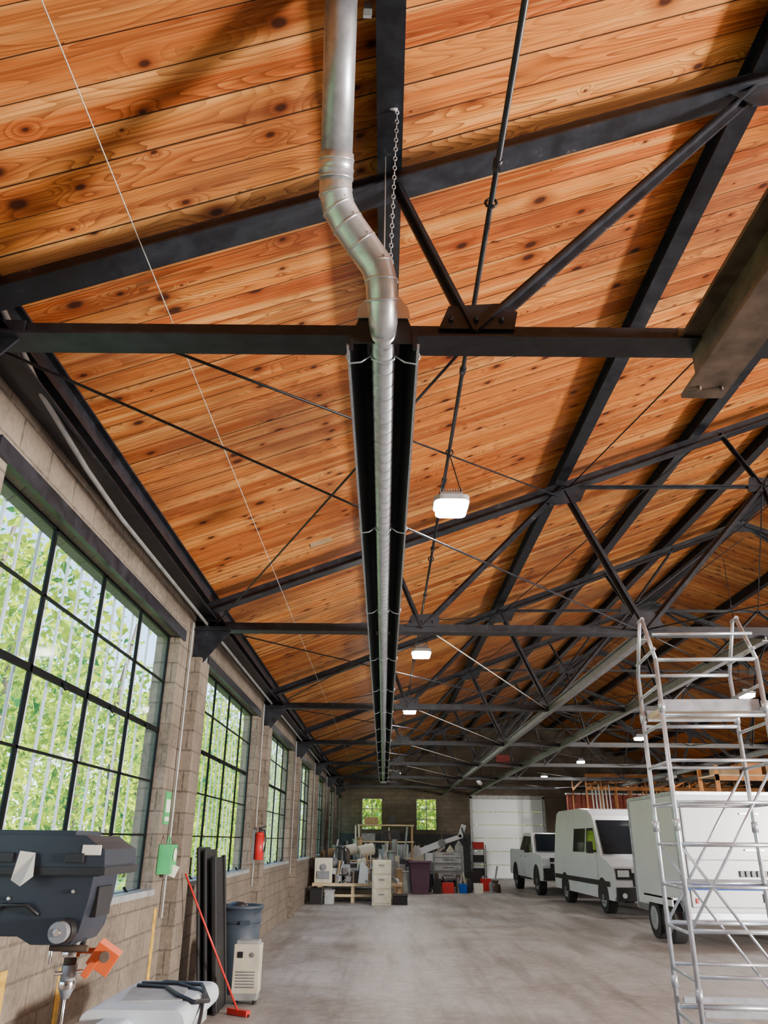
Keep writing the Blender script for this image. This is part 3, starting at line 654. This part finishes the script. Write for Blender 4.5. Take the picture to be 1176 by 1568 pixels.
b.bb(-1.2,-.95,24.1,24.7,.88,.98,'grey'); b.cyl((-1.07,24.05,.82),(-1.07,24.0,.82),.08,'chrome',n=14); b.cyl((-1.7,24.1,.9),(-1.7,24.05,.9),.09,'grey',n=14)
b.bb(-1.88,-1.52,24.06,24.1,.6,.8,'grey'); b.tube([(-1.3,24.1,1.1),(-1.25,24.05,1.35),(-1.1,24.05,1.42),(-1.0,24.1,1.35)],.02,'blk',6); b.build(.015)
b=P('pipe_bundle')
for k in range(16):
    b.cyl((-1.98+random.uniform(0,.1),25.0+.09*(k%5),.04+.09*(k//5)),(.3+random.uniform(-.3,.1),25.1+.09*(k%5),.04+.09*(k//5)),.042,'offw' if k%3 else 'greyw',n=10)
b.build()
b=P('carton_roll')
for x,y,z,l,rr_ in((-1.1,25.75,1.28,.5,.15),(-.55,25.8,1.28,.45,.17),(-1.7,25.75,1.2,.4,.11)):
    b.cyl((x-l/2,y,z),(x+l/2,y+.2,z+.1),rr_,'paper' if rr_>.14 else 'card',n=18); b.cyl((x-l/2-.01,y,z),(x-l/2,y,z),rr_*.4,'card',n=12)
b.bb(-2.0,-.1,25.6,26.1,1.02,1.06,'ply')
for x in(-1.95,-.2):
    for y in(25.62,26.0): b.bb(x,x+.06,y,y+.06,0,1.02,'grey')
b.build(.005)
for x,y,w,h,m in((-2.0,23.4,.35,.4,'blk'),(-1.6,23.5,.25,.35,'greyw'),(.27,23.5,.4,.25,'blk'),(.1,26.4,.5,.8,'card'),(-1.2,26.5,.6,1.0,'grey')):
    b=P('storage_crate'); b.bb(x,x+w,y,y+.4,0,h,m); b.bb(x-.015,x+w+.015,y-.015,y+.415,h-.04,h,m); b.build(.01)
b=P('shelving_unit')
for x in(-.9,1.0):
    for y in(30,30.6): b.bb(x,x+.06,y,y+.06,0,2.15,'card')
for z in(.3,1.0,1.55,2.1): b.bb(-.95,1.1,29.98,30.7,z,z+.05,'ply')
b.bb(-.9,.1,30.05,30.6,1.05,1.35,'blk'); b.bb(.3,.9,30.05,30.6,1.05,1.5,'greyw'); b.bb(.0,.6,30.1,30.6,1.6,1.95,'blk'); b.bb(-.8,-.3,30.1,30.6,1.6,1.85,'grey'); b.bb(-.7,-.2,30.1,30.6,2.15,2.4,'card'); b.cyl((.3,30.1,2.3),(.3,30.5,2.3),.15,'blk',n=16)
b.bb(-.8,.9,30.05,30.6,.35,.85,'blk')
b.build(.01)
b=P('boom_loader')
b.bb(1.3,2.6,31.2,32.2,.5,.9,'greyw'); b.bb(1.6,2.3,31.3,32.1,.9,1.2,'white')
b.beam((1.1,31.6,1.15),(2.2,31.6,1.55),.20,.22,'white'); b.beam((2.0,31.6,1.5),(2.95,31.6,1.80),.14,.15,'white'); b.cyl((2.2,31.45,1.55),(2.2,31.75,1.55),.14,'grey',n=16); b.beam((2.9,31.6,1.75),(3.05,31.6,2.2),.14,.18,'white'); b.beam((1.0,31.5,1.0),(1.3,31.5,1.4),.26,.26,'white')
b.cyl((1.6,31.45,1.0),(2.3,31.45,1.42),.045,'chrome',n=10); b.cyl((2.95,31.45,2.1),(3.1,31.45,1.6),.03,'blk',n=8)
for x in(1.5,2.4): b.cyl((x,31.05,.3),(x,31.2,.3),.3,'tyre',n=20); b.cyl((x,31.04,.3),(x,31.05,.3),.16,'grey',n=14); b.cyl((x,32.1,.3),(x,32.3,.3),.3,'tyre',n=20)
b.bb(1.4,1.8,31.1,31.3,.6,.95,'grey'); b.build(.02)
b=P('plum_waste_bin'); b.extr([(.95,28.2,0),(1.5,28.2,0),(1.58,28.2,.95),(.88,28.2,.95)],(0,.6,0),'purple'); b.bb(.85,1.6,28.15,28.85,.93,1.0,'purple'); b.build(.015)
b=P('tool_cabinet'); b.bb(1.8,2.8,30.1,30.7,.35,1.25,'grey')
for z in(.4,.65,.9,1.08): b.bb(1.83,2.77,30.07,30.1,z,z+.16,'greyw'); b.bb(2.1,2.5,30.04,30.07,z+.11,z+.13,'chrome')
for x in(1.9,2.7): b.cyl((x,30.2,.08),(x,30.3,.08),.08,'blk',n=12); b.bb(x-.03,x+.03,30.2,30.6,.08,.35,'blk')
b.build(.01)
for x,y,w,h,m in((2.0,28.9,.4,.32,'red'),(2.6,29,.25,.28,'blue'),(1.7,28.7,.25,.45,'blk'),(3.1,31,.5,.6,'blk'),(3.1,29.0,.3,.3,'paper'),(3.5,30.4,.35,.4,'red')):
    b=P('toolbox'); b.bb(x,x+w,y,y+.35,0,h,m); b.tube([(x+.08,y+.17,h),(x+.1,y+.17,h+.05),(x+w-.1,y+.17,h+.05),(x+w-.08,y+.17,h)],.012,'blk',6); b.build(.01)
b=P('wire_cart')
for x in(3.7,4.25):
    for y in(35,35.6): b.cyl((x,y,.1),(x,y,1.5),.02,'grey',n=8); b.cyl((x-.02,y,.06),(x+.02,y,.06),.06,'blk',n=10)
for z in(.3,.8,1.3): b.bb(3.68,4.27,34.98,35.62,z,z+.04,'grey'); b.bb(3.75,4.2,35.05,35.5,z+.04,z+.3,'blk' if z<1 else 'red')
b.build()
def heap(x0,x1,y0,y1,n,hs,z0=0):
    b=P('machine_parts_heap')
    for k in range(n):
        x=random.uniform(x0,x1); y=random.uniform(y0,y1); h=random.uniform(.3,1.5)*hs; w=random.uniform(.12,.5)*min(1,hs+.2)
        m=random.choice(['grey','blk','offw','card','blk','rust','white','grey','rust','navy','greyw'])
        t=k%6
        if t==0: b.extr([(x,y,z0),(x+w,y,z0),(x+w*.9,y,z0+h),(x+w*.5,y,z0+h*1.15),(x+.05,y,z0+h)],(0,.4*hs,0),m)
        elif t==1: b.cyl((x,y,z0),(x,y,z0+h),w*.4,m,r2=w*.32,n=14); b.cyl((x,y,z0+h),(x,y,z0+h+.05),w*.42,m,n=14)
        elif t==2:
            b.beam((x,y,z0),(x+random.uniform(-.4,.4)*hs,y+.2*hs,z0+h*1.3),.05,.05,m); b.bb(x-.2*hs,x+.3*hs,y,y+.3*hs,z0,z0+h*.5,m); b.cyl((x,y-.02,z0+h*.4),(x,y-.1*hs,z0+h*.4),.12*hs,'grey',n=12)
        elif t==3: b.bb(x,x+w,y,y+.4*hs,z0,z0+h*.7,m); b.cyl((x+w/2,y+.2*hs,z0+h*.7),(x+w/2,y+.2*hs,z0+h),w*.25,'grey',n=12); b.bb(x+.03,x+w-.03,y-.02,y,z0+.1*hs,z0+h*.6,'grey')
        elif t==4: b.torus((x,y,z0+w*.5),w*.4,w*.09,m,(math.pi/2+.3,0,random.random()),18,6); b.cyl((x,y,z0),(x,y,z0+w*.15),w*.4,m)
        else:
            b.tube([(x,y,z0),(x+.1,y,z0+h*.5),(x+w,y+.1,z0+h*.8),(x+w*1.4,y,z0+h*.3),(x+w*1.4,y,z0)],.03,m,8); b.bb(x,x+w,y+.05,y+.25,z0,z0+h*.4,m)
    b.build(.01)
heap(-1.9,3.0,32.8,37.5,90,1.1)
heap(-1.3,.2,24.05,24.12,16,.34,.5)
heap(-1.7,.3,24.68,24.8,30,.62,.5)
heap(1.2,4.0,29.45,29.6,14,.55)
heap(-1.9,.7,27.2,29.2,56,1.12)
b=P('lumber_rack')
for i,x in enumerate(np.arange(8.3,15.6,.61)): 
    for y in(33.5,35.9): b.bb(x,x+.04,y,y+.09,0,4.2-.25*(i%2),'lumber')
    b.beam((x+.02,33.5,4.1),(x+.02,36.0,3.75),.04,.09,'lumber')
for z in(1.2,2.4,3.6,4.1):
    b.bb(8.3,15.6,33.46,33.5,z,z+.14,'lumber')
for k in range(34):
    x=random.uniform(8.3,14); z=random.choice([1.35,2.55,3.72,3.8,3.9]); l=random.uniform(.6,2.2); b.beam((x,33.6+random.random()*2,z),(x+l,33.8+random.random()*2,z+random.uniform(0,.25)),.14,.05,random.choice(['lumber','ply','card']))
b.build()
b=P('brick_partition'); b.bb(8.2,13,36.6,36.8,0,3.6,'brick'); b.bb(8.15,13.05,36.55,36.85,3.6,3.66,'greyw'); b.build()
b=P('upright_pipe_stack')
for k in range(6): b.cyl((8.5+k*.13,32.9,0),(8.45+k*.14,33.2,3.6+.1*(k%3)),.03,'white' if k%2 else 'paper',n=8)
b.build()
b=P('pallet_rack')
for x in(9.0,12.0,15.0):
    for y in(22,23.2): b.bb(x,x+.09,y,y+.09,0,3.6,'lumber')
for z in(1.6,3.2): b.bb(9,15.1,22,22.06,z,z+.12,'lumber'); b.bb(9,15.1,22,23.2,z+.12,z+.16,'ply')
for k in range(9): x=9.2+k*.62; b.bb(x,x+.5,22.1,22.9,3.36,3.55+.12*(k%3),random.choice(['lumber','card','ply']))
b.build()
b=P('vent_louver'); b.bb(5.7,6.4,YB-.04,YB,5.1,5.7,'red')
for k in range(6): b.box((6.05,YB-.05,5.15+k*.1),(.64,.04,.02),'brick',(.5,0,0))
b.build()
b=P('ceiling_tag'); b.box((-.76,8.4,zd(-.76)-.004),(.26,.13,.006),'card',(0,-math.atan(SL),0)); b.build()
# ---------------------------------------------------------------- light
w=bpy.data.worlds.new('sky'); bpy.context.scene.world=w; w.use_nodes=True; nt=w.node_tree
sky=nt.nodes.new('ShaderNodeTexSky'); sky.sky_type='NISHITA'; sky.sun_disc=False; sky.sun_elevation=math.radians(48); sky.sun_rotation=math.radians(100)
nt.links.new(sky.outputs[0],nt.nodes['Background'].inputs[0]); nt.nodes['Background'].inputs[1].default_value=.9
def light(name,typ,loc,rot,en,col,**k):
    l=bpy.data.lights.new(name,typ); l.energy=en; l.color=col
    for a,v in k.items(): setattr(l,a,v)
    o=bpy.data.objects.new(name,l); o.location=loc; o.rotation_euler=rot; bpy.context.scene.collection.objects.link(o); return o
s=light('sun','SUN',(20,-10,30),(0,0,0),24,(1,.95,.82),angle=.01)
s.rotation_euler=Vector((.75,-.35,.85)).to_track_quat('Z','Y').to_euler()
d=light('door_daylight','AREA',(15.6,-1.5,2.0),(0,0,0),8500,(1,.93,.83),shape='RECTANGLE',size=2.2,size_y=1.8)
d.rotation_euler=(Vector((15.6,-1.5,2.0))-Vector((3,4,5.2))).to_track_quat('Z','Y').to_euler()
for i,(y0,y1) in enumerate(WIN[:5]):
    p=light('window_portal','AREA',(XL-.3,(y0+y1)/2,(SILL+HEAD)/2),(0,-math.pi/2,0),1,(1,1,1),shape='RECTANGLE',size=HEAD-SILL,size_y=y1-y0); p.data.cycles.is_portal=True
# ---------------------------------------------------------------- camera
cam=bpy.data.cameras.new('camera'); co=bpy.data.objects.new('camera',cam); bpy.context.scene.collection.objects.link(co)
cam.sensor_fit='VERTICAL'; cam.sensor_height=24; cam.lens=24*1178/1568; cam.clip_start=.05; cam.clip_end=300
co.matrix_world=Matrix.Translation((0,0,E))@Matrix.Rotation(math.radians(.2),4,'Z')@Matrix.Rotation(math.radians(90+23.16),4,'X')@Matrix.Rotation(math.radians(.6),4,'Z')
bpy.context.scene.camera=co
